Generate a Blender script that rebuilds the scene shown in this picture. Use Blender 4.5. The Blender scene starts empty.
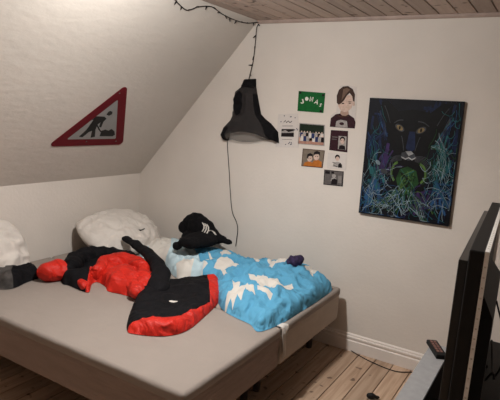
import bpy, bmesh, math, random
from mathutils import Vector, Matrix, noise
from mathutils.geometry import delaunay_2d_cdt
from mathutils.bvhtree import BVHTree
random.seed(7)
scene = bpy.context.scene
COL = scene.collection

# ------------------------------------------------------------------ camera, world, light, exposure
cam_d = bpy.data.cameras.new('camera'); cam = bpy.data.objects.new('camera', cam_d); COL.objects.link(cam)
cam.location = (3.2555, -3.4892, 1.6819)
cam.rotation_euler = (1.3998, -0.0685, 0.549)
cam_d.sensor_width = 36.0; cam_d.lens = 517.1 * 36 / 500; cam_d.clip_start = 0.02
scene.camera = cam
scene.view_settings.view_transform = 'Standard'; scene.view_settings.look = 'None'
scene.view_settings.gamma = 1.0; scene.view_settings.exposure = 0.0
w = bpy.data.worlds.new('night'); scene.world = w; w.use_nodes = True
w.node_tree.nodes['Background'].inputs[0].default_value = (0.02, 0.025, 0.04, 1)
w.node_tree.nodes['Background'].inputs[1].default_value = 0.3
LAMP = (1.77, -1.62, 2.19)
ld = bpy.data.lights.new('bulb_light', 'POINT'); ld.energy = 51; ld.color = (0.985, 0.985, 0.96); ld.shadow_soft_size = 0.05
lo = bpy.data.objects.new('bulb_light', ld); COL.objects.link(lo); lo.location = LAMP
sd = bpy.data.lights.new('fill_spot', 'SPOT'); sd.energy = 82; sd.color = (0.985, 0.985, 0.96); sd.shadow_soft_size = 0.05  # wide spot added at the bulb to even the wall brightness; no lampshade there
sd.spot_size = math.radians(168); sd.spot_blend = 0.9
so_ = bpy.data.objects.new('fill_spot', sd); COL.objects.link(so_); so_.location = LAMP

# ------------------------------------------------------------------ materials
def lin(c):
    return tuple((x/255/12.92 if x/255 <= 0.04045 else ((x/255+0.055)/1.055)**2.4) for x in c) + (1.0,)
MATS = {}
def mat(name, rgb, rough=0.8, metal=0.0, vary=0.12, scale=14.0, bump=0.0, bscale=60.0, stretch=(1,1,1), spec=0.3, alpha=1.0, sheen=0.0, bdist=0.01, bdet=5):
    if name in MATS: return MATS[name]
    m = bpy.data.materials.new(name); m.use_nodes = True
    nt = m.node_tree; b = nt.nodes['Principled BSDF']
    N, L = nt.nodes.new, nt.links.new
    tc = N('ShaderNodeTexCoord'); mp = N('ShaderNodeMapping'); mp.inputs['Scale'].default_value = stretch
    L(tc.outputs['Object'], mp.inputs['Vector'])
    nz = N('ShaderNodeTexNoise'); nz.inputs['Scale'].default_value = scale; nz.inputs['Detail'].default_value = 4
    L(mp.outputs[0], nz.inputs['Vector'])
    cr = N('ShaderNodeValToRGB'); c = lin(rgb)
    cr.color_ramp.elements[0].position = 0.3; cr.color_ramp.elements[1].position = 0.7
    cr.color_ramp.elements[0].color = tuple(x*(1-vary) for x in c[:3]) + (1,)
    cr.color_ramp.elements[1].color = tuple(min(1, x*(1+vary)) for x in c[:3]) + (1,)
    L(nz.outputs['Fac'], cr.inputs[0]); L(cr.outputs[0], b.inputs['Base Color'])
    b.inputs['Roughness'].default_value = rough; b.inputs['Metallic'].default_value = metal
    b.inputs['Specular IOR Level'].default_value = spec; b.inputs['Alpha'].default_value = alpha
    b.inputs['Sheen Weight'].default_value = sheen
    if bump:
        n2 = N('ShaderNodeTexNoise'); n2.inputs['Scale'].default_value = bscale; n2.inputs['Detail'].default_value = bdet; n2.inputs['Distortion'].default_value = 0.8 if bdet < 5 else 0.0
        L(mp.outputs[0], n2.inputs['Vector'])
        bp = N('ShaderNodeBump'); bp.inputs['Strength'].default_value = bump; bp.inputs['Distance'].default_value = bdist
        L(n2.outputs['Fac'], bp.inputs['Height']); L(bp.outputs[0], b.inputs['Normal'])
    MATS[name] = m
    return m
WALL = mat('wall_paint', (214, 205, 196), 0.75, vary=0.03, scale=3, bump=0.25, bscale=45, bdist=0.006)
SLOPE = mat('rough_paint', (202, 194, 185), 0.5, vary=0.03, scale=3, bump=0.4, bscale=26, bdist=0.010, stretch=(1, 0.5, 1), spec=0.4)
TRIM = mat('trim_paint', (222, 212, 204), 0.45, vary=0.03, scale=6, bump=0.05)
def wood(name, rgb, dark, rough, width, off, axis_scale=(1, 1, 1)):
    m = bpy.data.materials.new(name); m.use_nodes = True
    nt = m.node_tree; b = nt.nodes['Principled BSDF']; N, L = nt.nodes.new, nt.links.new
    tc = N('ShaderNodeTexCoord'); sx = N('ShaderNodeSeparateXYZ'); L(tc.outputs['Object'], sx.inputs[0])
    a = N('ShaderNodeMath'); a.operation = 'SUBTRACT'; L(sx.outputs[0], a.inputs[0]); a.inputs[1].default_value = off
    d = N('ShaderNodeMath'); d.operation = 'DIVIDE'; L(a.outputs[0], d.inputs[0]); d.inputs[1].default_value = width
    fl = N('ShaderNodeMath'); fl.operation = 'FLOOR'; L(d.outputs[0], fl.inputs[0])
    wn = N('ShaderNodeTexWhiteNoise'); wn.noise_dimensions = '1D'; L(fl.outputs[0], wn.inputs['W'])
    mp = N('ShaderNodeMapping'); mp.inputs['Scale'].default_value = (38, 2.2, 38); L(tc.outputs['Object'], mp.inputs[0])
    ofs = N('ShaderNodeVectorMath'); ofs.operation = 'ADD'; L(mp.outputs[0], ofs.inputs[0]); 
    mul = N('ShaderNodeMath'); mul.operation = 'MULTIPLY'; mul.inputs[1].default_value = 40; L(wn.outputs['Value'], mul.inputs[0])
    cb = N('ShaderNodeCombineXYZ'); L(mul.outputs[0], cb.inputs[1]); L(cb.outputs[0], ofs.inputs[1])
    nz = N('ShaderNodeTexNoise'); nz.inputs['Scale'].default_value = 1.0; nz.inputs['Detail'].default_value = 5; nz.inputs['Distortion'].default_value = 0.6
    L(ofs.outputs[0], nz.inputs['Vector'])
    cr = N('ShaderNodeValToRGB'); cr.color_ramp.elements[0].position = 0.33; cr.color_ramp.elements[1].position = 0.62
    cr.color_ramp.elements[0].color = lin(dark); cr.color_ramp.elements[1].color = lin(rgb)
    L(nz.outputs['Fac'], cr.inputs[0])
    hs = N('ShaderNodeHueSaturation'); L(cr.outputs[0], hs.inputs['Color'])
    mr = N('ShaderNodeMapRange'); mr.inputs[3].default_value = 0.82; mr.inputs[4].default_value = 1.15
    L(wn.outputs['Value'], mr.inputs[0]); L(mr.outputs[0], hs.inputs['Value'])
    # knots and worn spots
    vo = N('ShaderNodeTexNoise'); vo.inputs['Scale'].default_value = 16; vo.inputs['Detail'].default_value = 1
    L(tc.outputs['Object'], vo.inputs['Vector'])
    kr = N('ShaderNodeValToRGB'); kr.color_ramp.elements[0].position = 0.66; kr.color_ramp.elements[1].position = 0.73
    kr.color_ramp.elements[0].color = (0, 0, 0, 1); kr.color_ramp.elements[1].color = (0.75, 0.75, 0.75, 1)
    L(vo.outputs['Fac'], kr.inputs[0])
    mx = N('ShaderNodeMixRGB'); L(kr.outputs[0], mx.inputs[0]); L(hs.outputs[0], mx.inputs[1]); mx.inputs[2].default_value = lin((70, 46, 34))
    L(mx.outputs[0], b.inputs['Base Color']); b.inputs['Roughness'].default_value = rough
    b.inputs['Specular IOR Level'].default_value = 0.35
    bp = N('ShaderNodeBump'); bp.inputs['Strength'].default_value = 0.15; bp.inputs['Distance'].default_value = 0.004
    L(nz.outputs['Fac'], bp.inputs['Height']); L(bp.outputs[0], b.inputs['Normal'])
    return m
FLOORW = wood('floor_boards', (192, 164, 140), (166, 136, 112), 0.55, 0.1235, 2.205)
CEILW = wood('ceiling_boards', (188, 168, 155), (174, 153, 140), 0.6, 0.111, 2.245)
SHEET = mat('bed_sheet', (149, 138, 130), 0.9, vary=0.03, scale=5, bump=0.25, bscale=14, bdist=0.02, stretch=(1, 1, 1))
SKIRT = mat('taupe_cover', (146, 128, 119), 0.9, vary=0.06, scale=6, bump=0.6, bscale=7, bdist=0.02, stretch=(1, 1, 5))
SKIRT2 = mat('sand_cover', (176, 162, 150), 0.9, vary=0.05, scale=6, bump=0.3, bscale=9, bdist=0.02, stretch=(1, 1, 3))
WHITEF = mat('white_cotton', (206, 198, 190), 0.9, vary=0.04, scale=7, bump=0.6, bscale=8, bdist=0.04, bdet=2)
BLUE = mat('blue_cotton', (88, 156, 190), 0.85, vary=0.07, scale=6, bump=0.7, bscale=9, bdist=0.05, bdet=2)
PALEB = mat('pale_blue_cotton', (182, 203, 210), 0.85, vary=0.10, scale=8, bump=0.7, bscale=9, bdist=0.05)
PRINT = mat('white_print', (204, 198, 190), 0.85, vary=0.04, scale=20)
BLACKF = mat('black_fabric', (15, 14, 17), 0.8, vary=0.3, scale=20, bump=0.4, bscale=40, spec=0.15)
PLUSH = mat('black_fleece', (15, 14, 16), 0.95, vary=0.3, scale=40, bump=0.8, bscale=120, spec=0.15)
RED = mat('red_nylon', (194, 34, 20), 0.6, vary=0.12, scale=10, bump=0.7, bscale=8, bdist=0.05, bdet=1.5, stretch=(1.0, 1.8, 1.4), spec=0.35)
CAMO = mat('camo_grey', (64, 60, 58), 0.85, vary=0.6, scale=16, bump=0.2)
PURPLE = mat('purple_cloth', (44, 34, 62), 0.85, vary=0.7, scale=40, bump=0.4)
SHEER = mat('black_mesh', (50, 46, 46), 0.8, vary=0.4, scale=60, alpha=0.72)
SHEERL = mat('thin_mesh', (120, 114, 108), 0.8, vary=0.2, scale=300, alpha=0.32)
GLOSSB = mat('black_plastic', (14, 13, 14), 0.32, vary=0.2, scale=20, spec=0.5)
MATB = mat('matt_black_plastic', (15, 14, 14), 0.6, vary=0.2, scale=30)
CABLE = mat('cable_black', (22, 20, 20), 0.6, vary=0.1)
LEDW = mat('strip_white', (236, 232, 226), 0.5, vary=0.08, scale=60)
GREYL = mat('grey_laminate', (150, 148, 148), 0.4, vary=0.08, scale=30, spec=0.5)
DARKL = mat('dark_laminate', (34, 30, 28), 0.6, vary=0.15, scale=20)
METAL = mat('leg_steel', (110, 106, 104), 0.4, metal=0.8, vary=0.1)
SIGNR = mat('sign_red', (98, 14, 26), 0.55, vary=0.08, scale=10, spec=0.15)
SIGNW = mat('sign_white', (142, 141, 139), 0.5, vary=0.05, scale=10, spec=0.2)
SIGNK = mat('sign_black', (16, 16, 16), 0.5)

# ------------------------------------------------------------------ helpers
def setp(o, label=None, cat=None, group=None, kind=None):
    if label: o['label'] = label
    if cat: o['category'] = cat
    if group: o['group'] = group
    if kind: o['kind'] = kind
    return o
def link(name, me, parent=None):
    o = bpy.data.objects.new(name, me); COL.objects.link(o)
    if parent: o.parent = parent
    return o
def root(name, label, cat, loc=(0, 0, 0), rz=0.0, group=None):
    o = link(name, None); o.location = loc; o.rotation_euler = (0, 0, rz); o.empty_display_size = 0.1
    return setp(o, label, cat, group)
def mesh(name, vs, fs, mats, idx=None, parent=None, smooth=False, bevel=0.0, recalc=True):
    me = bpy.data.meshes.new(name); me.from_pydata([tuple(v) for v in vs], [], fs)
    for m in (mats if isinstance(mats, (list, tuple)) else [mats]): me.materials.append(m)
    if idx:
        for p, i in zip(me.polygons, idx): p.material_index = i
    bm = bmesh.new(); bm.from_mesh(me)
    if recalc: bmesh.ops.recalc_face_normals(bm, faces=bm.faces)
    if bevel: bmesh.ops.bevel(bm, geom=bm.edges[:], offset=bevel, segments=3, affect='EDGES', profile=0.5)
    for f in bm.faces: f.smooth = smooth
    bm.to_mesh(me); bm.free()
    return link(name, me, parent)
def box_data(a, b):
    (x0, y0, z0), (x1, y1, z1) = a, b
    vs = [(x0,y0,z0),(x1,y0,z0),(x1,y1,z0),(x0,y1,z0),(x0,y0,z1),(x1,y0,z1),(x1,y1,z1),(x0,y1,z1)]
    fs = [(0,3,2,1),(4,5,6,7),(0,1,5,4),(1,2,6,5),(2,3,7,6),(3,0,4,7)]
    return vs, fs
def box(name, a, b, m, parent=None, bevel=0.0, smooth=False):
    vs, fs = box_data(a, b)
    return mesh(name, vs, fs, m, parent=parent, bevel=bevel, smooth=smooth)
class MB:
    def __init__(s): s.v, s.f, s.i = [], [], []
    def add(s, vs, fs, i=0):
        n = len(s.v); s.v += [tuple(v) for v in vs]; s.f += [tuple(k+n for k in f) for f in fs]; s.i += [i]*len(fs)
    def box(s, a, b, i=0): s.add(*box_data(a, b), i)
    def tube(s, pts, r, i=0, n=8, r1=None):
        pts = [Vector(p) for p in pts]; rings = []
        for k, p in enumerate(pts):
            t = (pts[min(k+1, len(pts)-1)] - pts[max(k-1, 0)]).normalized()
            u = t.cross(Vector((0.31, 0.2, 0.93))).normalized(); w_ = t.cross(u)
            rr = r if r1 is None else r + (r1-r)*k/(len(pts)-1)
            rings.append([p + u*rr*math.cos(2*math.pi*j/n) + w_*rr*math.sin(2*math.pi*j/n) for j in range(n)])
        vs = [v for g in rings for v in g]; fs = []
        for k in range(len(pts)-1):
            for j in range(n):
                fs.append((k*n+j, k*n+(j+1) % n, (k+1)*n+(j+1) % n, (k+1)*n+j))
        fs.append(tuple(range(n))[::-1]); fs.append(tuple((len(pts)-1)*n+j for j in range(n)))
        s.add(vs, fs, i)
    def prism(s, poly, fr, t0, t1, i=0, bottom=True):
        # poly in 2-D, fr maps (a, b, height) to 3-D
        n = len(poly)
        vs = [fr(a, b, t0) for a, b in poly] + [fr(a, b, t1) for a, b in poly]
        fs = [tuple(range(n, 2*n))] + [(k, (k+1) % n, n+(k+1) % n, n+k) for k in range(n)]
        if bottom: fs.append(tuple(range(n))[::-1])
        s.add(vs, fs, i)
    def build(s, name, mats, parent=None, smooth=False, bevel=0.0, recalc=True):
        return mesh(name, s.v, s.f, mats, s.i, parent, smooth, bevel, recalc)
def smoothpts(pts, n=6, closed=False):
    P = [Vector(p) for p in pts]; out = []; N = len(P)
    for k in range(N if closed else N-1):
        p1, p2 = P[k], P[(k+1) % N]
        p0 = P[k-1] if (closed or k > 0) else p1 + (p1-p2)
        p3 = P[(k+2) % N] if (closed or k+2 < N) else p2 + (p2-p1)
        for j in range(n):
            t = j/n
            out.append(0.5*((2*p1) + (p2-p0)*t + (2*p0-5*p1+4*p2-p3)*t*t + (3*p1-p0-3*p2+p3)*t**3))
    if not closed: out.append(P[-1])
    return out
def ribbon(pts, wd):
    # polyline in 2-D to a closed outline of given width
    P = [Vector((p[0], p[1])) for p in pts]; L, Rr = [], []
    for k, p in enumerate(P):
        t = (P[min(k+1, len(P)-1)] - P[max(k-1, 0)])
        t = t.normalized() if t.length > 1e-9 else Vector((1, 0))
        nn = Vector((-t.y, t.x)); f = wd/2
        L.append(p+nn*f); Rr.append(p-nn*f)
    return L, Rr
def ellipse(cx, cy, rx, ry, n=16, rot=0.0):
    c, s_ = math.cos(rot), math.sin(rot)
    return [(cx + rx*math.cos(2*math.pi*k/n)*c - ry*math.sin(2*math.pi*k/n)*s_, cy + rx*math.cos(2*math.pi*k/n)*s_ + ry*math.sin(2*math.pi*k/n)*c) for k in range(n)]
def inside(p, poly):
    x, y = p; c = False; j = len(poly)-1
    for i in range(len(poly)):
        xi, yi = poly[i]; xj, yj = poly[j]
        if (yi > y) != (yj > y) and x < (xj-xi)*(y-yi)/(yj-yi)+xi: c = not c
        j = i
    return c
def dens(poly, step, closed=True):
    out = []; n = len(poly)
    for k in range(n if closed else n-1):
        a, b = poly[k], poly[(k+1) % n]; L = math.hypot(b[0]-a[0], b[1]-a[1]); m = max(1, int(L/step))
        for j in range(m): out.append((a[0]+(b[0]-a[0])*j/m, a[1]+(b[1]-a[1])*j/m))
    if not closed: out.append(tuple(poly[-1]))
    return out
def dist_poly(p, poly):
    best = 9.0; x, y = p
    for k in range(len(poly)):
        ax, ay = poly[k-1]; bx, by = poly[k]
        dx, dy = bx-ax, by-ay; t = ((x-ax)*dx+(y-ay)*dy)/(dx*dx+dy*dy+1e-12); t = 0 if t < 0 else 1 if t > 1 else t
        d = (x-ax-t*dx)**2+(y-ay-t*dy)**2
        if d < best: best = d
    return math.sqrt(best)
def fbm(x, y, f, seed=0.0, octv=3):
    v, a = 0.0, 1.0
    for o in range(octv):
        v += a*noise.noise(Vector((x*f, y*f, seed+o*7.3))); f *= 2.1; a *= 0.5
    return v
def folds(x, y, f, seed=0.0):
    # sharp crease lines of crumpled cloth, 0..1
    wx = x + 0.05*noise.noise(Vector((x*6, y*6, seed+3))); wy = y + 0.05*noise.noise(Vector((x*6, y*6, seed+9)))
    return 1.0 - abs(noise.noise(Vector((wx*f, wy*f, seed))))*2.0
def lump(outline, parts, zfun, edge, step, frame, parent, base=0.0, patterns=(), smooth_outline=True):
    """Soft body over a 2-D outline. parts: list of (name, polygon or None, [materials], label); a triangle goes to the first part
    whose polygon holds it. patterns: (part index, polygon, material slot) printed inside a part. frame(a,b,h) gives 3-D."""
    if smooth_outline: outline = [(p.x, p.y) for p in smoothpts([(a, b, 0) for a, b in outline], 5, True)]
    O = dens(outline, step)
    pts, edges = [], []
    def loop(P, closed=True):
        s = len(pts); pts.extend(P); n = len(P)
        for k in range(n if closed else n-1): edges.append((s+k, s+(k+1) % n))
    loop(O)
    for nm, poly, ms, lb in parts:
        if poly: loop(dens(poly, step))
    for pi, poly, sl in patterns: loop(dens(poly, step))
    xs = [p[0] for p in O]; ys = [p[1] for p in O]
    nb = len(pts); cell = {}
    for p in pts: cell.setdefault((int(p[0]//step), int(p[1]//step)), []).append(p)
    y = min(ys); r = 0
    while y < max(ys):
        x = min(xs) + (step/2 if r % 2 else 0)
        while x < max(xs):
            p = (x+random.uniform(-.15, .15)*step, y+random.uniform(-.15, .15)*step)
            ci, cj = int(p[0]//step), int(p[1]//step)
            near = any(math.hypot(q[0]-p[0], q[1]-p[1]) < step*0.55 for i in (-1, 0, 1) for j in (-1, 0, 1) for q in cell.get((ci+i, cj+j), ()))
            if not near and inside(p, O): pts.append(p)
            x += step
        y += step*0.866; r += 1
    V, E, Fc, _, _, _ = delaunay_2d_cdt([Vector(p) for p in pts], edges, [], 0, 1e-5)
    P2 = [(v.x, v.y) for v in V]
    top = []
    for p in P2:
        d = dist_poly(p, O); t = min(1.0, d/edge); prof = math.sqrt(max(0.0, 1-(1-t)**2))
        top.append(base + max(0.0, zfun(p[0], p[1], prof, d)))
    bins = [[] for _ in parts]; slots = [[] for _ in parts]
    for f in Fc:
        c = (sum(P2[k][0] for k in f)/len(f), sum(P2[k][1] for k in f)/len(f))
        if not inside(c, O): continue
        for pi, (nm, poly, ms, lb) in enumerate(parts):
            if poly is None or inside(c, poly):
                sl = 0
                for qi, q, s_ in patterns:
                    if qi == pi and inside(c, q): sl = s_
                bins[pi].append(f); slots[pi].append(sl); break
    out = []
    for pi, (nm, poly, ms, lb) in enumerate(parts):
        if not bins[pi]: continue
        use = {}; vs, fs, ix = [], [], []
        def vid(k, topside):
            if (k, topside) not in use:
                use[(k, topside)] = len(vs); vs.append(frame(P2[k][0], P2[k][1], top[k] if topside else base))
            return use[(k, topside)]
        cnt = {}
        for f, s_ in zip(bins[pi], slots[pi]):
            fs.append(tuple(vid(k, True) for k in f)); ix.append(s_)
            for a, b in zip(f, f[1:]+f[:1]): cnt[(a, b)] = 1
        for f in bins[pi]: fs.append(tuple(vid(k, False) for k in reversed(f))); ix.append(0)
        for (a, b) in cnt:
            if (b, a) not in cnt: fs.append((vid(a, True), vid(a, False), vid(b, False), vid(b, True))); ix.append(0)
        o = mesh(nm, vs, fs, ms, ix, parent, smooth=True, recalc=False)
        if lb: o['label'] = lb
        out.append(o)
    return out
def flat_frame(x, y, h): return (x, y, h)

def blob(name, parts, m, parent, voxel=.012, disp=.008, freq=18, seed=0, ridges=0.0):
    bm = bmesh.new()
    for c, r, rot in parts:
        M = Matrix.Translation(c) @ Matrix.Rotation(rot[2], 4, 'Z') @ Matrix.Rotation(rot[1], 4, 'Y') @ Matrix.Rotation(rot[0], 4, 'X') @ Matrix.Diagonal((r[0], r[1], r[2], 1))
        bmesh.ops.create_icosphere(bm, subdivisions=4, radius=1.0, matrix=M)
    me = bpy.data.meshes.new(name+'_raw'); bm.to_mesh(me); bm.free()
    o = bpy.data.objects.new('tmp', me); COL.objects.link(o)
    r = o.modifiers.new('r', 'REMESH'); r.mode = 'VOXEL'; r.voxel_size = voxel
    s_ = o.modifiers.new('s', 'SMOOTH'); s_.iterations = 4; s_.factor = 0.5
    dg = bpy.context.evaluated_depsgraph_get(); dg.update()
    m2 = bpy.data.meshes.new_from_object(o.evaluated_get(dg)); bpy.data.objects.remove(o); bpy.data.meshes.remove(me)
    bm = bmesh.new(); bm.from_mesh(m2); bm.normal_update()
    mv = [(v, v.normal.copy()) for v in bm.verts]
    for v, nn in mv:
        c = v.co.copy()
        v.co = c + nn*(disp*fbm(c.x+c.z*.7, c.y+c.z*.4, freq, seed) + ridges*folds(c.x+c.z*.5, c.y+c.z, freq*.7, seed+2))
    for f in bm.faces: f.smooth = True
    bm.to_mesh(m2); bm.free(); m2.name = name; m2.materials.clear(); m2.materials.append(m)
    return link(name, m2, parent)

# ------------------------------------------------------------------ the room
H, K, S = 2.3545, 1.0548, 1.1389
XR, YN = 4.3, -4.7
mb = MB(); x = 2.205 - 0.1235*19
while x < XR+0.1:
    mb.box((max(x+0.003, -0.1), YN-.1, -0.03), (min(x+0.1205, XR+.1), 0.1, 0.0), 0); x += 0.1235
mb.box((-0.1, YN-.1, -0.08), (XR+.1, 0.1, -0.03), 1)
setp(mb.build('floor', [FLOORW, DARKL]), kind='structure')
mb = MB(); x = 2.245 - 0.111*11
while x < XR+0.1:
    mb.box((max(x+0.005, S-.02), YN-.1, H), (min(x+0.106, XR+.1), 0.1, H+0.02), 0); x += 0.111
mb.box((S-.1, YN-.1, H+0.012), (XR+.1, 0.1, H+0.08), 1)
setp(mb.build('ceiling', [CEILW, mat('groove_wood', (110, 84, 76), 0.8)]), kind='structure')
setp(box('wall_left', (-0.1, YN, -0.05), (0, 0.1, K), WALL), kind='structure')
setp(box('wall_back', (-0.1, 0, -0.05), (XR+.1, 0.1, H+.05), WALL), kind='structure')
setp(box('wall_right', (XR, YN, -0.05), (XR+.1, 0.1, H+.05), WALL), kind='structure')
setp(box('wall_front', (-0.1, YN-.1, -0.05), (XR+.1, YN, H+.05), WALL), kind='structure')
NX, NZ = (H-K), -S; nl = math.hypot(NX, NZ); NX /= nl; NZ /= nl
vs = [(0, YN, K), (0, 0.05, K), (S, 0.05, H), (S, YN, H)]
vs += [(a-NX*.1, b, c-NZ*.1) for a, b, c in vs]
setp(mesh('wall_slope', vs, [(0,1,2,3),(4,7,6,5),(0,4,5,1),(1,5,6,2),(2,6,7,3),(3,7,4,0)], SLOPE), kind='structure')
def profile(name, prof, x0, x1, m):
    # prof: (out from wall, z) run along the back wall
    n = len(prof); vs = [(x0, -a, b) for a, b in prof] + [(x1, -a, b) for a, b in prof]
    fs = [(k, (k+1) % n, n+(k+1) % n, n+k) for k in range(n)] + [tuple(range(n))[::-1], tuple(range(n, 2*n))]
    return setp(mesh(name, vs, fs, m), kind='structure')
profile('baseboard_back', [(0, 0), (.022, 0), (.022, .078), (.016, .084), (.016, .092), (.021, .096), (.021, .108), (.012, .114), (.012, .122), (.006, .128), (0, .130)], 0, XR, TRIM)
profile('trim_1', [(0, H), (.016, H), (.016, H-.012), (.008, H-.022), (0, H-.024)], S, XR, mat('ceiling_trim', (170, 150, 140), 0.5))

# ------------------------------------------------------------------ lamp that lights the room (just above the picture)
lr = root('ceiling_lamp', 'small pendant lamp holder on a short black cord under the ceiling boards', 'lamp', (LAMP[0], LAMP[1], H))
mb = MB(); mb.tube([(0, 0, 0), (0, 0, -.02), (0, 0, -.03)], .05, 0, 20, .03); mb.build('canopy', TRIM, lr, True)
mb = MB(); mb.tube([(0, 0, -.03), (0, 0, -.12)], .004); mb.build('cord', CABLE, lr)
mb = MB(); mb.tube([(0, 0, -.11), (0, 0, -.14)], .018, 0, 16); mb.build('socket', MATB, lr)

# ------------------------------------------------------------------ beds
BZ, BH, XF, Y0 = 0.485, 0.247, 2.04, -0.087
def rbox(name, x0, y0, z0, x1, y1, z1, m, parent, bev, wob=0.0, seed=0, sub=0.05, idxfun=None):
    bm = bmesh.new(); vs, fs = box_data((x0, y0, z0), (x1, y1, z1))
    vv = [bm.verts.new(v) for v in vs]
    for f in fs: bm.faces.new([vv[k] for k in f])
    bmesh.ops.bevel(bm, geom=bm.edges[:], offset=bev, segments=3, affect='EDGES', profile=0.5)
    for ax, lo_, hi in ((0, x0, x1), (1, y0, y1), (2, z0, z1)):
        n = int((hi-lo_)/sub)
        for k in range(1, n):
            co = [0, 0, 0]; co[ax] = lo_+(hi-lo_)*k/n; no = [0, 0, 0]; no[ax] = 1
            bmesh.ops.bisect_plane(bm, geom=bm.verts[:]+bm.edges[:]+bm.faces[:], plane_co=co, plane_no=no)
    bm.normal_update()
    if wob:
        mv = [(v, v.normal.copy()) for v in bm.verts]
        for v, nn in mv:
            c = v.co; s_ = 1.0 if abs(nn.z) < 0.5 else 0.35
            v.co = c + nn*wob*s_*(fbm(c.x*1.0+c.z*3.0, c.y+c.z*2.5, 5.0, seed)+0.3*folds(c.x*0.8+c.z*1.5, c.y, 9, seed))
    for f in bm.faces: f.smooth = True
    me = bpy.data.meshes.new(name); bm.to_mesh(me); bm.free()
    for q in (m if isinstance(m, list) else [m]): me.materials.append(q)
    return link(name, me, parent)
def bed(label, y1, side_mat, seed):
    y0 = y1-0.895
    b = root('single_bed', label, 'bed', (1.04, (y0+y1)/2, 0), 0, 'pair of single beds pushed together')
    ox, oy = -1.04, -(y0+y1)/2
    rbox('mattress', 0.03+ox, y0+.001+oy, BZ-.062, XF-.001+ox, y1-.001+oy, BZ, SHEET, b, 0.02, 0.003, seed)
    rbox('bed_skirt', 0.03+ox, y0+.006+oy, BH, XF-.006+ox, y1-.006+oy, BZ-.036, side_mat, b, 0.014, 0.004, seed+5)
    for lx in (0.16, 1.86):
        for ly in (y0+.07, y1-.07):
            mb = MB(); mb.tube([(lx+ox, ly+oy, 0), (lx+ox, ly+oy, BH+.01)], .022, 0, 14, .028); mb.build('leg', METAL, b, True)
    return b
far = bed('far single bed against the back wall, holding the blue duvet, with a pale fabric side', Y0, SKIRT2, 1)
near = bed('near single bed with bare beige sheet and darker taupe side', Y0-.902, SKIRT, 20)
# corner of the far sheet hanging over the joint at the foot
sv, sf = [], []
pr = [(-.05, BZ+.004), (-.005, BZ+.006), (.006, BZ-.004), (.010, BZ-.05), (.009, BZ-.10), (.012, BZ-.15), (.011, BZ-.185)]
wid = [.05, .062, .066, .05, .04, .034, .026]
for (dx, z), wd in zip(pr, wid):
    for j in range(7): 
        u = j/6-.5
        sv.append((XF+dx+.006*math.cos(u*9+z*30)-1.04, -0.965+u*wd-(Y0-.4475), z))
for i in range(len(pr)-1):
    for j in range(6): sf.append((i*7+j, i*7+j+1, (i+1)*7+j+1, (i+1)*7+j))
so = mesh('sheet_corner', sv, sf, WHITEF, parent=far, smooth=True)
md = so.modifiers.new('solid', 'SOLIDIFY'); md.thickness = .004

# ------------------------------------------------------------------ pillows
def pillow(label, loc, rot, wx, wy, th, seed):
    r = root('pillow', label, 'pillow', loc, 0, 'white pillows at the head of the beds'); r.rotation_euler = rot
    n = 44; vs, fs = [], []
    for side in (1, -1):
        for i in range(n+1):
            for j in range(n+1):
                u, v = -1+2*i/n, -1+2*j/n
                u = math.copysign(1-(1-abs(u))**1.5, u); v = math.copysign(1-(1-abs(v))**1.5, v)
                px = u*math.sqrt(1-.36*v*v); py = v*math.sqrt(1-.30*u*u)
                h = (max(0, 1-abs(u)**2.2)*max(0, 1-abs(v)**2.2))**0.5
                wr = .022*folds(u*wx, v*wy, 5.0, seed)+.016*fbm(u*wx, v*wy, 6, seed)+.008*folds(u*wx, v*wy, 14, seed+3)
                vs.append((px*wx/2, py*wy/2, side*(th/2*h) + (wr*min(1, h*1.6) if side > 0 else 0)))
        b = len(fs)
        o_ = 0 if side == 1 else (n+1)**2
        for i in range(n):
            for j in range(n):
                q = (o_+i*(n+1)+j, o_+(i+1)*(n+1)+j, o_+(i+1)*(n+1)+j+1, o_+i*(n+1)+j+1)
                fs.append(q if side == 1 else q[::-1])
    me = bpy.data.meshes.new('pillow_body'); me.from_pydata(vs, [], fs); me.materials.append(WHITEF)
    bm = bmesh.new(); bm.from_mesh(me); bmesh.ops.remove_doubles(bm, verts=bm.verts, dist=1e-5)
    for f in bm.faces: f.smooth = True
    bm.to_mesh(me); bm.free()
    o = link('pillow_cover', me, r); return r
R = math.radians
p1 = pillow('white pillow slumped in the corner behind the black and red jacket', (.27, -.50, .632), (0, R(27), R(-2)), .50, .72, .20, 4)
pm = p1.children[0].data; pb = BVHTree.FromPolygons([v.co.copy() for v in pm.vertices], [tuple(p.vertices) for p in pm.polygons])
def on_pillow(a, b, h):
    hit = pb.ray_cast(Vector((a, b, 1)), Vector((0, 0, -1)))[0]; return (a, b, hit.z+h)
mb = MB(); mb.prism([(.112, .05), (.120, .05), (.122, .07), (.121, .09), (.119, .12), (.111, .12), (.113, .09), (.114, .07)], on_pillow, -.001, .003); o = mb.build('tag', BLACKF, p1); o['label'] = 'small dark printed tag'
p2 = pillow('white pillow propped at the picture\'s left edge above the dark patterned cloth', (.160, -1.65, .655), (0, R(57), R(3)), .48, .74, .17, 11)

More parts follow.
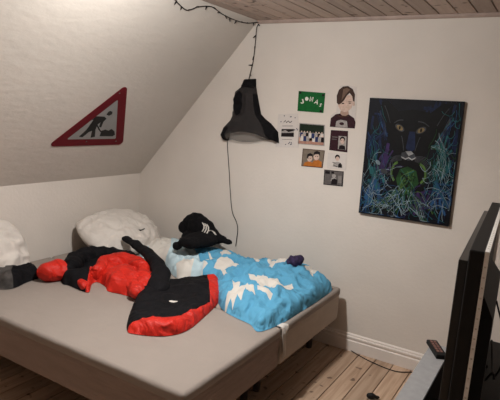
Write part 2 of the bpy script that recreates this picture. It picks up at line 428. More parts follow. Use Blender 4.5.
# ------------------------------------------------------------------ duvet
dv = root('duvet', 'crumpled blue duvet with white printed figures on the far bed', 'duvet', (0, 0, 0))
d_out = [(.50, -.52), (.42, -.30), (.52, -.16), (.80, -.125), (1.2, -.12), (1.6, -.12), (1.88, -.115), (1.985, -.17)] + \
    [(2.016, -0.227), (2.024, -0.496), (2.019, -0.722), (2.014, -0.924), (1.990, -1.071), (1.956, -1.134), (1.876, -1.078), (1.756, -1.050), (1.629, -0.999)] + [(1.475, -0.843), (1.331, -0.663), (1.222, -0.620), (1.138, -0.728), (1.022, -0.718), (0.780, -0.557)]
cz2 = [(2.084, -0.793), (2.020, -0.292), (2.067, -0.891), (2.029, -0.497), (2.003, -1.173), (1.987, -0.837), (1.706, -0.323), (1.664, -0.065), (1.294, -0.391), (1.491, -0.433), (1.281, -0.602), (1.499, -0.750), (1.403, -0.140), (1.607, -0.290), (1.852, -1.157), (1.824, -0.982), (1.885, -0.274), (1.960, -0.204)]
CREASE = list(zip(cz2[0::2], cz2[1::2]))
def dz(x, y, prof, d):
    body = .075 + .035*fbm(x, y, 3.2, 2.0, 2) + .035*math.exp(-((x-1.75)**2/.05+(y+.35)**2/.06))
    cr = .030*folds(x*.9, y*1.1, 5.5, 5.0) + .020*folds(x, y, 11, 8.0) + .009*folds(x, y, 24, 18.0) + .004*fbm(x, y, 40, 1.0)
    for (ax, ay), (bx, by) in CREASE:
        dx, dy = bx-ax, by-ay; t = max(0, min(1, ((x-ax)*dx+(y-ay)*dy)/(dx*dx+dy*dy))); q_ = math.hypot(x-ax-t*dx, y-ay-t*dy)
        cr += -.034*math.exp(-(q_/.016)**2)+.012*math.exp(-((q_-.035)/.02)**2)
    return prof*(body + cr)
pale = [(0.003, -0.115), (0.429, -0.039), (0.809, -0.309), (0.965, -0.396), (1.165, -0.563), (1.251, -0.737), (1.409, -0.872), (1.302, -1.101), (0.919, -1.054)]
prints = [
 [(1.516, -0.557), (1.560, -0.575), (1.655, -0.656), (1.658, -0.569), (1.735, -0.636), (1.769, -0.577), (1.837, -0.621), (1.872, -0.562), (1.923, -0.606), (1.911, -0.679), (1.850, -0.685), (1.848, -0.761), (1.783, -0.721), (1.769, -0.785), (1.701, -0.720), (1.652, -0.713)],
 [(1.525, -0.740), (1.605, -0.821), (1.621, -0.782), (1.651, -0.853), (1.670, -0.787), (1.727, -0.808), (1.816, -0.933), (1.754, -0.900), (1.699, -0.858), (1.753, -0.989), (1.699, -0.949), (1.726, -1.035), (1.672, -0.974), (1.681, -1.053), (1.615, -0.933), (1.623, -0.878)],
 [(1.742, -0.794), (1.766, -0.772), (1.824, -0.812), (1.882, -0.839), (1.900, -0.897), (1.840, -0.864), (1.782, -0.850)],
 [(1.254, -0.567), (1.223, -0.460), (1.247, -0.418), (1.328, -0.460), (1.423, -0.501), (1.420, -0.536), (1.358, -0.531), (1.338, -0.551), (1.430, -0.651), (1.404, -0.661), (1.317, -0.571)],
 [(1.152, -0.345), (1.145, -0.254), (1.186, -0.232), (1.244, -0.347), (1.200, -0.335), (1.209, -0.401)],
 [(1.225, -0.193), (1.270, -0.087), (1.349, -0.067), (1.390, -0.183), (1.328, -0.168), (1.469, -0.287), (1.461, -0.330), (1.309, -0.225)],
 [(1.532, -0.295), (1.583, -0.280), (1.597, -0.214), (1.646, -0.166), (1.672, -0.293), (1.640, -0.340), (1.654, -0.438), (1.622, -0.437), (1.585, -0.344)],
 [(1.791, -0.266), (1.828, -0.246), (1.839, -0.187), (1.908, -0.201), (1.886, -0.270), (1.920, -0.329), (1.864, -0.306)],
 [(1.085, -0.601), (1.119, -0.551), (1.197, -0.560), (1.193, -0.614), (1.254, -0.685), (1.187, -0.653)],
 [(1.099, -0.463), (1.161, -0.473), (1.054, -0.376), (1.190, -0.463)],
]
dvp = lump(d_out, [('underside', pale, [PALEB, PRINT], 'paler blue folded-back side'), ('duvet_cover', None, [BLUE, PRINT], None)], dz, .15, .013, flat_frame, dv, BZ+.003,
     [(1, q, 1) for q in prints] + [(0, [(0.442, -0.370), (0.392, -0.179), (0.577, -0.227), (0.755, -0.439), (0.837, -0.628), (0.745, -0.646)], 1), (0, [(0.981, -0.652), (0.959, -0.533), (1.089, -0.580), (1.183, -0.747), (1.109, -0.787)], 1)])

# ------------------------------------------------------------------ jacket
def chain(path, n=5):
    # path: (centre, (rx, ry, rz)) key points; ellipsoids are filled in between
    out = []
    for (c0, r0), (c1, r1) in zip(path, path[1:]):
        for k in range(n):
            t = k/n; out.append((tuple(Vector(c0).lerp(Vector(c1), t)), tuple(Vector(r0).lerp(Vector(r1), t)), (0, 0, 0)))
    out.append((path[-1][0], path[-1][1], (0, 0, 0))); return out
jk = root('winter_jacket', 'black and red winter jacket flung across both beds', 'jacket', (0, 0, 0))
def jz(x, y, prof, d):
    body = .055 + .02*fbm(x, y, 4.0, 21.0, 2)
    cr = .015*folds(x, y, 6, 31.0) + .006*folds(x, y, 15, 33.0) + .002*fbm(x, y, 40, 1.0)
    return prof*(body+cr)
t_out = [(0.827, -0.757), (0.899, -0.733), (1.138, -0.887), (1.186, -0.774), (1.244, -0.658), (1.301, -0.592), (1.412, -0.704), (1.544, -0.910), (1.623, -1.184), (1.658, -1.385), (1.609, -1.507), (1.482, -1.582), (1.412, -1.577), (1.288, -1.435), (1.158, -1.243), (1.037, -1.052)]
hem = [(1.355, -1.644), (1.425, -1.576), (1.464, -1.534), (1.530, -1.451), (1.590, -1.346), (1.596, -1.209), (1.571, -1.046), (1.416, -0.844), (1.191, -0.569), (0.937, -0.250), (1.145, -0.042), (1.851, -1.149), (1.824, -1.642), (1.569, -1.784)]
jkp = lump(t_out, [('hem', hem, [RED], 'red padded hem'), ('jacket_body', None, [BLACKF], None)], jz, .06, .010, flat_frame, jk, BZ+.004)
l_out = [(0.583, -1.326), (0.397, -1.192), (0.312, -1.055), (0.363, -0.879), (0.598, -0.767), (0.859, -0.773), (1.047, -0.980), (1.153, -1.202), (1.118, -1.210), (1.006, -1.217), (0.908, -1.233), (0.844, -1.191), (0.735, -1.158), (0.736, -1.211), (0.835, -1.324), (0.767, -1.336), (0.641, -1.325)]
l_black = [(-0.132, -0.866), (0.394, -0.537), (0.660, -0.746), (0.511, -0.821), (0.552, -0.993), (0.666, -1.167), (0.816, -1.332), (0.809, -1.389), (0.880, -1.493), (0.788, -1.577)]
def lz(x, y, prof, d): return prof*(.06+.022*fbm(x, y, 5, 61.0, 2)+.028*folds(x, y, 6, 63.0)+.006*folds(x, y, 14, 64.0))
lump(l_out, [('jacket_back', l_black, [BLACKF], None), ('lining', None, [RED], 'red inner lining')], lz, .05, .010, flat_frame, jk, BZ+.004)
P_ = [(0.480, -1.338, 0.548), (0.486, -1.288, 0.548), (0.522, -1.269, 0.548)]
blob('sleeve_cuff', chain([(P_[0], (.055, .075, .05)), (P_[1], (.06, .08, .058)), (P_[2], (.05, .07, .045))]), RED, jk, .009, .010, 10, 3, .018)['label'] = 'red puffy cuff end'
P_ = [(0.541, -1.227, 0.560), (0.432, -1.076, 0.560), (0.410, -0.921, 0.560), (0.491, -0.841, 0.560), (0.599, -0.806, 0.560), (0.746, -0.836, 0.560)]
blob('jacket_fold', chain([(P_[0], (.045, .06, .05)), (P_[1], (.05, .06, .055)), (P_[2], (.05, .055, .055)), (P_[3], (.045, .05, .05)), (P_[4], (.045, .05, .05)), (P_[5], (.04, .04, .04))]), BLACKF, jk, .009, .010, 14, 8, .018)
P_ = [(0.713, -1.140, 0.550), (0.614, -0.986, 0.550), (0.644, -0.890, 0.550), (0.748, -0.856, 0.550), (0.897, -0.904, 0.550), (1.094, -1.087, 0.550), (1.143, -1.202, 0.520)]
blob('lining_fold', chain([(P_[0], (.035, .04, .04)), (P_[1], (.045, .05, .05)), (P_[2], (.05, .05, .055)), (P_[3], (.055, .05, .06)), (P_[4], (.05, .05, .055)), (P_[5], (.045, .05, .04)), (P_[6], (.03, .04, .03))]), RED, jk, .008, .006, 9, 9, .020)['label'] = 'red folded lining'
P_ = [(0.778, -1.094, 0.540), (0.820, -1.026, 0.540), (0.987, -1.094, 0.540), (1.130, -1.216, 0.540)]
blob('lining_panel', chain([(P_[0], (.06, .06, .035)), (P_[1], (.07, .07, .05)), (P_[2], (.07, .06, .05)), (P_[3], (.05, .04, .035))]), RED, jk, .008, .006, 9, 19, .016)['label'] = 'red inner panel'
P_ = [(0.517, -0.681, 0.660), (0.654, -0.723, 0.650), (0.828, -0.794, 0.635), (0.986, -0.875, 0.620), (1.108, -0.962, 0.590), (1.211, -1.106, 0.550)]
blob('sleeve', chain([(P_[0], (.040, .030, .014)), (P_[1], (.042, .036, .022)), (P_[2], (.040, .038, .03)), (P_[3], (.046, .045, .04)), (P_[4], (.055, .055, .045)), (P_[5], (.07, .07, .04))], 9), BLACKF, jk, .009, .007, 12, 12, .008)
P_ = [(0.656, -1.249, 0.515), (0.782, -1.317, 0.515)]
blob('trim_fold', chain([(P_[0], (.03, .03, .03)), (P_[1], (.028, .03, .028))]), RED, jk, .010, .006, 20, 15, .006)['label'] = 'red trim'
P_ = [(1.424, -1.213, 0.575)]
jb = BVHTree.FromPolygons([v.co.copy() for v in jkp[-1].data.vertices], [tuple(p.vertices) for p in jkp[-1].data.polygons])
def on_jacket(a, b, h):
    hit = jb.ray_cast(Vector((a, b, 1.0)), Vector((0, 0, -1)))[0]
    return (a, b, (hit.z if hit else .55)+h)
mb = MB(); mb.prism([(P_[0][0]+a, P_[0][1]+b) for a, b in ellipse(0, 0, .026, .012, 14, .5)], on_jacket, .0005, .003); mb.build('logo_patch', PRINT, jk)['label'] = 'small white oval logo'

# ------------------------------------------------------------------ dark patterned cloth at the left edge
ck = root('patterned_shirt', 'crumpled black and grey patterned shirt in front of the left pillow', 'shirt', (0, 0, 0))
c_out = [(0.287, -1.676), (0.403, -1.644), (0.447, -1.579), (0.410, -1.460), (0.394, -1.351), (0.377, -1.346), (0.263, -1.308), (0.183, -1.321), (0.178, -1.424), (0.109, -1.522)]
camo = [(0.089, -1.496), (0.180, -1.440), (0.149, -1.374), (0.271, -1.443), (0.351, -1.540), (0.467, -1.591), (0.456, -1.652), (0.358, -1.641)]
def cz(x, y, prof, d): return prof*(.075+.02*fbm(x, y, 6, 41, 2)+.022*folds(x, y, 10, 44))
lump(c_out, [('shirt_body', None, [BLACKF, CAMO], None)], cz, .05, .013, flat_frame, ck, BZ+.004, [(0, camo, 1)])

# ------------------------------------------------------------------ small purple cloth on the duvet
o = blob('sock', [((0, 0, .03), (.045, .04, .034), (0, 0, 0)), ((.022, .012, .044), (.03, .028, .026), (0, 0, 0)), ((-.03, -.01, .022), (.03, .026, .022), (0, 0, 0))], PURPLE, None, .007, .012, 30, 3, .006)
db = BVHTree.FromPolygons([v.co.copy() for v in dvp[-1].data.vertices], [tuple(p.vertices) for p in dvp[-1].data.polygons])
sx, sy = [(1.771, -0.325)][0]
hit = db.ray_cast(Vector((sx, sy, 1.5)), Vector((0, 0, -1)))[0]
o.location = (sx, sy, hit.z-.002); setp(o, 'small dark purple crumpled sock on top of the blue duvet', 'sock')

# ------------------------------------------------------------------ black sweatshirt slumped in the corner
sw = root('sweatshirt', 'bunched black sweatshirt with white stripes against the back wall on the duvet', 'sweatshirt', (0, 0, 0))
def sc_(p, y, r): return ((p[0], y, p[1]), r, (0, 0, 0))
Q = [(0.837, 0.733), (0.802, 0.805), (0.695, 0.708), (0.744, 0.758), (0.833, 0.641), (0.939, 0.685), (1.019, 0.668), (1.105, 0.656), (0.906, 0.737)]
Q += [(0.877, 0.644), (0.979, 0.687)] + [(0.971, 0.679)]
SB = [sc_(Q[0], -.2, (.10, .08, .09)), sc_(Q[1], -.19, (.055, .055, .042)), sc_(Q[2], -.21, (.050, .045, .05)), sc_(Q[3], -.2, (.06, .05, .055)), sc_(Q[4], -.24, (.12, .10, .06)),
      sc_(Q[5], -.19, (.085, .07, .06)), sc_(Q[6], -.18, (.07, .055, .036)), sc_(Q[7], -.18, (.045, .03, .018)), sc_(Q[8], -.19, (.06, .06, .06)), sc_(Q[9], -.52, (.038, .04, .032)), sc_(Q[10], -.50, (.09, .06, .042)), sc_(Q[11], -.36, (.12, .15, .052))]
sb = blob('sweatshirt_body', SB, PLUSH, sw, .011, .009, 16, 6, .005)
bv = BVHTree.FromPolygons([v.co.copy() for v in sb.data.vertices], [tuple(p.vertices) for p in sb.data.polygons])
CAMP = Vector((3.2555, -3.4892, 1.6819))
def stripe(pts, name, wd, lab):
    # thin fabric strip lying on the cloth; pts are (x, z), dropped onto it along +y
    vs = []; D = Vector((-.58, .78, -.225)).normalized()
    for k, (x, z) in enumerate(pts):
        for dx, dz_ in ((-wd/2, 0), (wd/2, 0)):
            p = Vector((x+dx*.8, -.28+dx*.6, z+dz_)); hit = bv.ray_cast(p-D, D)[0]
            vs.append((hit if hit else p) - D*.004)
    n = len(pts); fs = [(2*k, 2*k+1, 2*k+3, 2*k+2) for k in range(n-1)]
    o = mesh(name, vs, fs, PRINT, parent=sw, smooth=True); md = o.modifiers.new('s', 'SOLIDIFY'); md.thickness = .003; md.offset = 0
    if lab: o['label'] = lab
for k in range(3):
    a = [(0.927, 0.797), (0.945, 0.777), (0.945, 0.752), (0.929, 0.725)]
    stripe([(p[0]+k*.022, p[1]-.003*k) for p in a], 'stripe', .010, 'white slanted stripe')
stripe([(0.987, 0.738), (1.014, 0.751), (1.044, 0.741), (1.064, 0.721)], 'piping', .014, 'white curved piping')

# ------------------------------------------------------------------ wall things: frames
def wallf(a, b, h): return (a, -h, b)
# garment hanging on the wall
gm = root('mesh_garment', 'black sheer mesh garment hanging from the cord of the string lights', 'garment', (0, 0, 0))
g_out = [(1.052, 1.919), (1.160, 1.926), (1.165, 1.870), (1.181, 1.810), (1.208, 1.721), (1.226, 1.662), (1.269, 1.627), (1.320, 1.597), (1.386, 1.538), (1.402, 1.453), (1.352, 1.471), (1.274, 1.466), (1.177, 1.444), (1.067, 1.434), (0.971, 1.445), (0.909, 1.432), (0.879, 1.473), (0.900, 1.539), (0.964, 1.607), (0.984, 1.678), (0.976, 1.755), (0.990, 1.825), (1.034, 1.858)]
sheerpoly = [(0.953, 1.491), (1.023, 1.511), (1.125, 1.519), (1.226, 1.510), (1.298, 1.489), (1.344, 1.474), (1.269, 1.414), (1.070, 1.395), (0.944, 1.423)]
cup = [(1.001, 1.795), (1.036, 1.827), (1.075, 1.806), (1.085, 1.730), (1.077, 1.661), (1.032, 1.635), (1.001, 1.679), (0.991, 1.748)]
knot = [(1.026, 1.956), (1.188, 1.960), (1.195, 1.878), (1.144, 1.854), (1.080, 1.859), (1.034, 1.850)]
lside = [(0.819, 1.525), (0.924, 1.561), (0.964, 1.536), (0.944, 1.487), (0.940, 1.415), (0.829, 1.380)]
rside = [(1.161, 1.810), (1.309, 1.771), (1.453, 1.595), (1.469, 1.410), (1.353, 1.460), (1.296, 1.523), (1.255, 1.588), (1.200, 1.653), (1.181, 1.728)]
def gz(x, z, prof, d):
    c = math.exp(-((x-1.07)**2/.012+(z-1.70)**2/.02))
    return prof*(.03+.03*c+.05*max(0, min(1, (1.62-z)/.2))*.8+.012*folds(x, z, 14, 3)+.006*fbm(x, z, 25, 4))
lump(g_out, [('tie', knot, [BLACKF], 'black gathered tie'), ('sheer_panel', sheerpoly, [SHEERL], 'thin grey see-through hem panel'), ('cup', cup, [BLACKF], 'black cup'),
             ('binding', lside, [BLACKF], 'black folded edge'), ('binding', rside, [BLACKF], 'black folded edge'), ('mesh_body', None, [SHEER], None)], gz, .03, .011, wallf, gm, .004, smooth_outline=False)

UX, UZ = S/nl, (H-K)/nl
def slf(a, b, h): return (b*UX+NX*h, a, K+b*UZ+NZ*h)
# string lights
sl = root('string_lights', 'unlit string lights along the sloped ceiling and down the back wall', 'string lights', (0, 0, 0))
main = [slf(p[0], p[1], .018) for p in [(-1.2, 1.70)] + [(-0.967, 1.685), (-0.916, 1.669), (-0.816, 1.643), (-0.768, 1.657), (-0.723, 1.689), (-0.620, 1.717), (-0.545, 1.709), (-0.445, 1.692), (-0.270, 1.682), (-0.131, 1.691), (-0.010, 1.724)]]
main += [(1.138, -.012, 2.30), (1.134, -.010, 2.21), (1.128, -.012, 2.07), (1.115, -.014, 1.99), (1.103, -.02, 1.92)]
cp = smoothpts(main, 6)
mb = MB(); mb.tube(cp, .0035, 0, 6); mb.build('cord', CABLE, sl, True)
tot = 0; nxt = .04
for a, b in zip(cp, cp[1:]):
    tot += (b-a).length
    if tot > nxt:
        nxt += .075
        d = Vector((random.uniform(-.8, 1), random.uniform(-1, -.1), random.uniform(-1.2, .1))).normalized()
        mb = MB(); mb.tube([b, b+d*.012], .005, 0, 6); mb.tube([b+d*.012, b+d*.024, b+d*.03], .0045, 0, 6, .002); mb.build('bulb', CABLE, sl, True)
lead = [(p[0], -.012, p[1]) for p in [(0.930, 1.470), (0.943, 1.358), (0.971, 1.182), (0.991, 1.037), (1.023, 0.868), (1.068, 0.792), (1.088, 0.729), (1.084, 0.653), (1.079, 0.584)]]
mb = MB(); mb.tube(smoothpts(lead, 5), .0032, 0, 6); o = mb.build('lead', CABLE, sl, True)

# road-works sign on the slope
def rounded(tri, r, n=6):
    out = []
    for k in range(len(tri)):
        p, a, b = Vector(tri[k]), Vector(tri[k-1]), Vector(tri[(k+1) % len(tri)])
        u, v = (a-p).normalized(), (b-p).normalized(); half = math.acos(max(-1, min(1, u.dot(v))))/2
        t = r/math.tan(half); c = p+(u+v).normalized()*(r/math.sin(half))
        s0 = p+u*t-c; s1 = p+v*t-c; a0 = math.atan2(s0.y, s0.x); a1 = math.atan2(s1.y, s1.x); da = (a1-a0+math.pi) % (2*math.pi)-math.pi
        out += [(c.x+r*math.cos(a0+da*j/n), c.y+r*math.sin(a0+da*j/n)) for j in range(n+1)]
    return out
sg = root('road_works_sign', 'red-bordered triangular road works sign with a digging figure on the sloped wall', 'sign', slf(-.85, .62, 0))
sgo = sg.location.copy()
def sgf(a, b, h): return tuple(Vector(slf(a, b, h))-sgo)
tri = [(-1.182, 0.401), (-0.861, 0.982), (-0.504, 0.402)]
# outer corner points pushed out so that the rounded corners meet the measured tips
cen = (sum(p[0] for p in tri)/3, sum(p[1] for p in tri)/3)
big = [(cen[0]+(p[0]-cen[0])*1.035, cen[1]+(p[1]-cen[1])*1.035) for p in tri]
mb = MB(); mb.prism(rounded(big, .028), sgf, .001, .006); mb.build('border', SIGNR, sg)
inn = [(cen[0]+(p[0]-cen[0])*.675, cen[1]+(p[1]-cen[1])*.675) for p in tri]
mb = MB(); mb.prism(rounded(inn, .008), sgf, .006, .0068); mb.build('face', SIGNW, sg)
def qpx(l): return l
figs = [[(-0.870, 0.736), (-0.860, 0.749), (-0.832, 0.742), (-0.821, 0.718), (-0.840, 0.702), (-0.869, 0.712)],
        [(-0.949, 0.693), (-0.875, 0.692), (-0.844, 0.673), (-0.853, 0.642), (-0.838, 0.583), (-0.863, 0.592), (-0.877, 0.637), (-0.889, 0.612), (-0.877, 0.561), (-0.838, 0.490), (-0.873, 0.480), (-0.903, 0.551), (-0.925, 0.536), (-0.950, 0.486), (-0.984, 0.491), (-0.958, 0.561), (-0.955, 0.630), (-0.955, 0.659), (-0.969, 0.654)],
        [(-0.889, 0.612), (-0.838, 0.567), (-0.808, 0.542), (-0.814, 0.536), (-0.849, 0.561), (-0.892, 0.602)],
        [(-0.798, 0.495), (-0.815, 0.552), (-0.784, 0.564), (-0.747, 0.552), (-0.729, 0.571), (-0.685, 0.547), (-0.655, 0.510), (-0.669, 0.493)]]
mb = MB()
for f in figs: mb.prism(f, sgf, .0068, .0074)
mb.build('pictogram', SIGNK, sg)
for c in [(-0.882, 0.915), (-0.887, 0.440), (-0.597, 0.438)]:
    mb = MB(); mb.prism(ellipse(c[0], c[1], .006, .006, 10), sgf, .006, .0085); mb.build('bolt', METAL, sg)

# ------------------------------------------------------------------ pictures on the back wall
CM = {}
def cm(name, rgb, v=.15, sc=60): return mat('ink_'+name, rgb, .6, vary=v, scale=sc, spec=.12)
def card(name, label, cat, quad, base, decals, t=.0012, group='photos and cards stuck on the back wall'):
    cx = sum(p[0] for p in quad)/len(quad); cz_ = sum(p[1] for p in quad)/len(quad)
    ms, mb = [base], MB()
    f = lambda a, b, h: (a-cx, -h, b-cz_)
    mb.prism(quad, f, .0015, .0015+t, 0)
    for k, (m, poly) in enumerate(decals):
        if m not in ms: ms.append(m)
        mb.prism(poly, f, .0015+t, .0015+t+.00025*(k % 12+1), ms.index(m), False)
    o = mb.build(name, ms); o.location = (cx, 0, cz_); setp(o, label, cat, group); return o
def lerpq(q, u, v):
    # u right, v down, in a quad given as top-left, top-right, bottom-right, bottom-left
    t = (q[0][0]+(q[1][0]-q[0][0])*u, q[0][1]+(q[1][1]-q[0][1])*u); b = (q[3][0]+(q[2][0]-q[3][0])*u, q[3][1]+(q[2][1]-q[3][1])*u)
    return (t[0]+(b[0]-t[0])*v, t[1]+(b[1]-t[1])*v)
def qp(q, pts): return [lerpq(q, u, v) for u, v in pts]
def qell(q, cx, cy, rx, ry, n=14, rot=0): return qp(q, ellipse(cx, cy, rx, ry, n, rot))
def qrect(q, a, b, c, d): return qp(q, [(a, b), (c, b), (c, d), (a, d)])
def qline(q, pts, wd):
    L, Rr = ribbon(pts, wd); return qp(q, [(p.x, p.y) for p in L]+[(p.x, p.y) for p in reversed(Rr)])
PAPER = cm('paper', (206, 198, 192), .03); PINK = cm('skin', (200, 174, 160)); DK = cm('dark', (30, 24, 26)); GREEN = cm('green', (22, 92, 44), .12, 30)
BRN = cm('brown', (72, 44, 34)); GRY = cm('grey', (96, 90, 88)); LGR = cm('light_grey', (158, 152, 148)); ORG = cm('orange', (176, 104, 44)); SAND = cm('sand', (188, 150, 132)); MAR = cm('maroon', (52, 28, 34)); BLUEI = cm('blue', (44, 54, 92))
WHT = cm('white', (222, 218, 208), .03)
# green name card
q = [(1.529, 1.849), (1.741, 1.843), (1.740, 1.702), (1.532, 1.704)]
dec = []
def letter(strokes, cx, cy, s, rot, wd=.035):
    c, sn = math.cos(rot), math.sin(rot)
    for st in strokes:
        pts = [(cx+(x*c-y*sn)*s*.75, cy+(x*sn+y*c)*s) for x, y in st]; dec.append((WHT, qline(q, pts, wd)))
letter([[(.3, -.5), (.3, .3), (.1, .5), (-.2, .45), (-.3, .2)]], .15, .50, .20, -.35, .05)
dec.append((WHT, qell(q, .33, .36, .068, .10)))
letter([[(-.3, .5), (-.3, -.5), (.3, .5), (.3, -.5)]], .51, .36, .22, .05, .045)
letter([[(-.35, .5), (0, -.5), (.35, .5)], [(-.2, .15), (.2, .15)]], .71, .47, .22, .3, .04)
letter([[(.25, -.4), (-.1, -.5), (-.25, -.2), (.2, .15), (.15, .45), (-.25, .45)]], .87, .62, .16, .5, .03)
for c in ((.07, .08), (.93, .12), (.9, .92)): dec.append((DK, qell(q, c[0], c[1], .045, .06, 8)))
card('name_card', 'green card with white letters spelling JONAS, topmost left of the wall pictures', 'card', q, GREEN, dec)
# cut-out portrait
q = [(1.796, 1.908), (1.974, 1.900), (1.995, 1.604), (1.793, 1.602)]
outl = qp(q, [(.28, .03), (.62, 0), (.97, .02), (.99, .35), (.97, .99), (.02, .99), (.02, .72), (.22, .62), (.24, .3)])
dec = [(MAR, qp(q, [(.03, .98), (.04, .78), (.22, .68), (.40, .655), (.68, .655), (.92, .74), (.98, .84), (.96, .98)])),
       (LGR, qp(q, [(.24, .97), (.26, .84), (.42, .80), (.66, .82), (.70, .97)])), (MAR, qell(q, .47, .89, .09, .035)), (BRN, qp(q, [(.30, .70), (.46, .72), (.70, .69), (.72, .71), (.46, .745), (.28, .72)])),
       (cm('shade', (168, 140, 126)), qp(q, [(.40, .58), (.68, .56), (.72, .66), (.60, .705), (.46, .70), (.38, .655)])),
       (PINK, qp(q, [(.25, .38), (.32, .24), (.80, .22), (.86, .40), (.80, .52), (.66, .60), (.54, .62), (.40, .59), (.29, .50)])), (PINK, qell(q, .89, .41, .04, .06)),
       (cm('hair', (66, 48, 42)), qp(q, [(.22, .42), (.19, .26), (.26, .12), (.42, .04), (.62, .02), (.82, .08), (.92, .20), (.91, .36), (.86, .36), (.82, .25), (.70, .17), (.60, .24), (.50, .35), (.40, .42), (.30, .46)])),
       (cm('hair_light', (110, 88, 76)), qp(q, [(.44, .10), (.58, .06), (.72, .10), (.62, .16), (.48, .28), (.40, .36), (.42, .22)])),
       (DK, qell(q, .47, .425, .05, .012)), (DK, qell(q, .73, .405, .05, .012)), (cm('hair', (66, 48, 42)), qrect(q, .67, .365, .80, .375)), (cm('shade', (168, 140, 126)), qell(q, .62, .485, .035, .014)), (MAR, qell(q, .60, .545, .085, .009))]
card('portrait_cutout', 'cut-out brownish portrait photo of a child with fringe and dark sweater, topmost right', 'photo', outl, PAPER, dec)
# spotted card with a small photo
q = [(1.375, 1.672), (1.541, 1.686), (1.565, 1.434), (1.371, 1.423)]
dec = [(DK, qrect(q, .22, .45, .80, .68)), (LGR, qp(q, [(.22, .52), (.4, .48), (.55, .54), (.8, .5), (.8, .56), (.22, .57)])), (GRY, qline(q, [(.30, .25), (.38, .20), (.44, .26), (.52, .21), (.6, .26), (.7, .22)], .03)), (GRY, qline(q, [(.25, .36), (.75, .36)], .015)), (GRY, qline(q, [(.28, .76), (.72, .76)], .012))]
rr = random.Random(3)
for k in range(26):
    u, v = rr.random(), rr.random()
    if .16 < u < .84 and .15 < v < .82: continue
    dec.append((cm('spot', (74, 72, 92)), qell(q, .04+u*.92, .03+v*.94, .028, .017, 7)))
card('spotted_card', 'tall white spotted card with a small dark photo beside the mesh garment', 'card', q, PAPER, dec)
# team photo
q = [(1.556, 1.619), (1.760, 1.619), (1.771, 1.468), (1.557, 1.463)]
dec = [(cm('hedge', (30, 40, 30)), qrect(q, .03, .04, .97, .42)), (SAND, qrect(q, .03, .66, .97, .97)), (cm('court', (170, 128, 112)), qp(q, [(.03, .84), (.97, .76), (.97, .97), (.03, .97)]))]
for row, (y0, n) in enumerate(((.36, 8), (.52, 8))):
    for k in range(n):
        u = .12+.78*k/(n-1)+(.03 if row else 0)
        dec.append(((BLUEI, PAPER, DK, LGR)[(k*3+row) % 4], qp(q, [(u-.05, y0+.08), (u+.05, y0+.08), (u+.055, y0+.32), (u-.055, y0+.32)]))); dec.append((PINK, qell(q, u, y0+.04, .026, .045, 8)))
card('team_photo', 'wide group photo of many people in a row under the green name card', 'photo', q, LGR, dec)
# dark photo with inset portrait
q = [(1.810, 1.586), (1.939, 1.589), (1.949, 1.439), (1.811, 1.443)]
dec = [(GRY, qrect(q, .10, .30, .42, .36)), (GRY, qrect(q, .10, .42, .38, .46)), (LGR, qrect(q, .48, .26, .93, .90)), (DK, qell(q, .71, .42, .15, .14)), (PINK, qell(q, .71, .50, .115, .14)), (DK, qp(q, [(.52, .89), (.56, .72), (.71, .68), (.86, .72), (.90, .89)])), (DK, qell(q, .66, .48, .03, .012)), (DK, qell(q, .77, .48, .03, .012))]
card('dark_card', 'dark card with a small bright portrait inset, just under the cut-out portrait', 'card', q, MAR, dec)
# two children
q = [(1.602, 1.434), (1.778, 1.436), (1.774, 1.308), (1.602, 1.303)]
dec = [(cm('haze', (120, 108, 96)), qrect(q, .03, .04, .97, .96)), (ORG, qp(q, [(.08, .96), (.14, .78), (.34, .68), (.5, .76), (.56, .62), (.74, .55), (.92, .66), (.95, .96)])),
       (PINK, qell(q, .36, .52, .12, .19)), (PINK, qell(q, .66, .40, .13, .20)), (DK, qp(q, [(.22, .5), (.24, .30), (.36, .22), (.48, .28), (.50, .46), (.44, .38), (.32, .40), (.26, .56)])),
       (DK, qp(q, [(.52, .36), (.54, .14), (.66, .06), (.80, .12), (.82, .36), (.76, .24), (.60, .26)])), (DK, qell(q, .32, .51, .025, .02, 8)), (DK, qell(q, .41, .51, .025, .02, 8)), (DK, qell(q, .62, .38, .025, .02, 8)), (DK, qell(q, .71, .38, .025, .02, 8))]
card('children_photo', 'photo of two dark-haired children in orange tops, below the group photo', 'photo', q, BRN, dec)
# white portrait
q = [(1.803, 1.424), (1.948, 1.428), (1.952, 1.314), (1.807, 1.308)]
dec = [(DK, qell(q, .52, .24, .13, .16)), (PINK, qell(q, .53, .34, .10, .14)), (LGR, qp(q, [(.30, .84), (.34, .62), (.5, .52), (.66, .54), (.74, .84)])), (DK, qp(q, [(.58, .88), (.60, .66), (.70, .58), (.78, .70), (.80, .88)])), (GRY, qline(q, [(.28, .58), (.46, .62)], .04)), (DK, qline(q, [(.36, .78), (.56, .84)], .04))]
card('white_portrait', 'small white card with a tiny dark-haired figure, above the lowest grey photo', 'card', q, PAPER, dec)
# grey photo
q = [(1.788, 1.299), (1.937, 1.302), (1.941, 1.194), (1.791, 1.189)]
dec = [(GRY, qrect(q, .04, .05, .96, .95)), (DK, qrect(q, .06, .08, .30, .26)), (DK, qrect(q, .38, .08, .52, .22)), (LGR, qell(q, .52, .36, .10, .13)), (LGR, qp(q, [(.36, .72), (.42, .48), (.62, .48), (.68, .70)])), (DK, qp(q, [(.40, .92), (.42, .60), (.58, .52), (.72, .62), (.70, .92)])), (cm('mid', (128, 122, 118)), qrect(q, .74, .3, .92, .8))]
card('grey_photo', 'small grey photo with a lone figure, lowest of the wall pictures', 'photo', q, DK, dec)

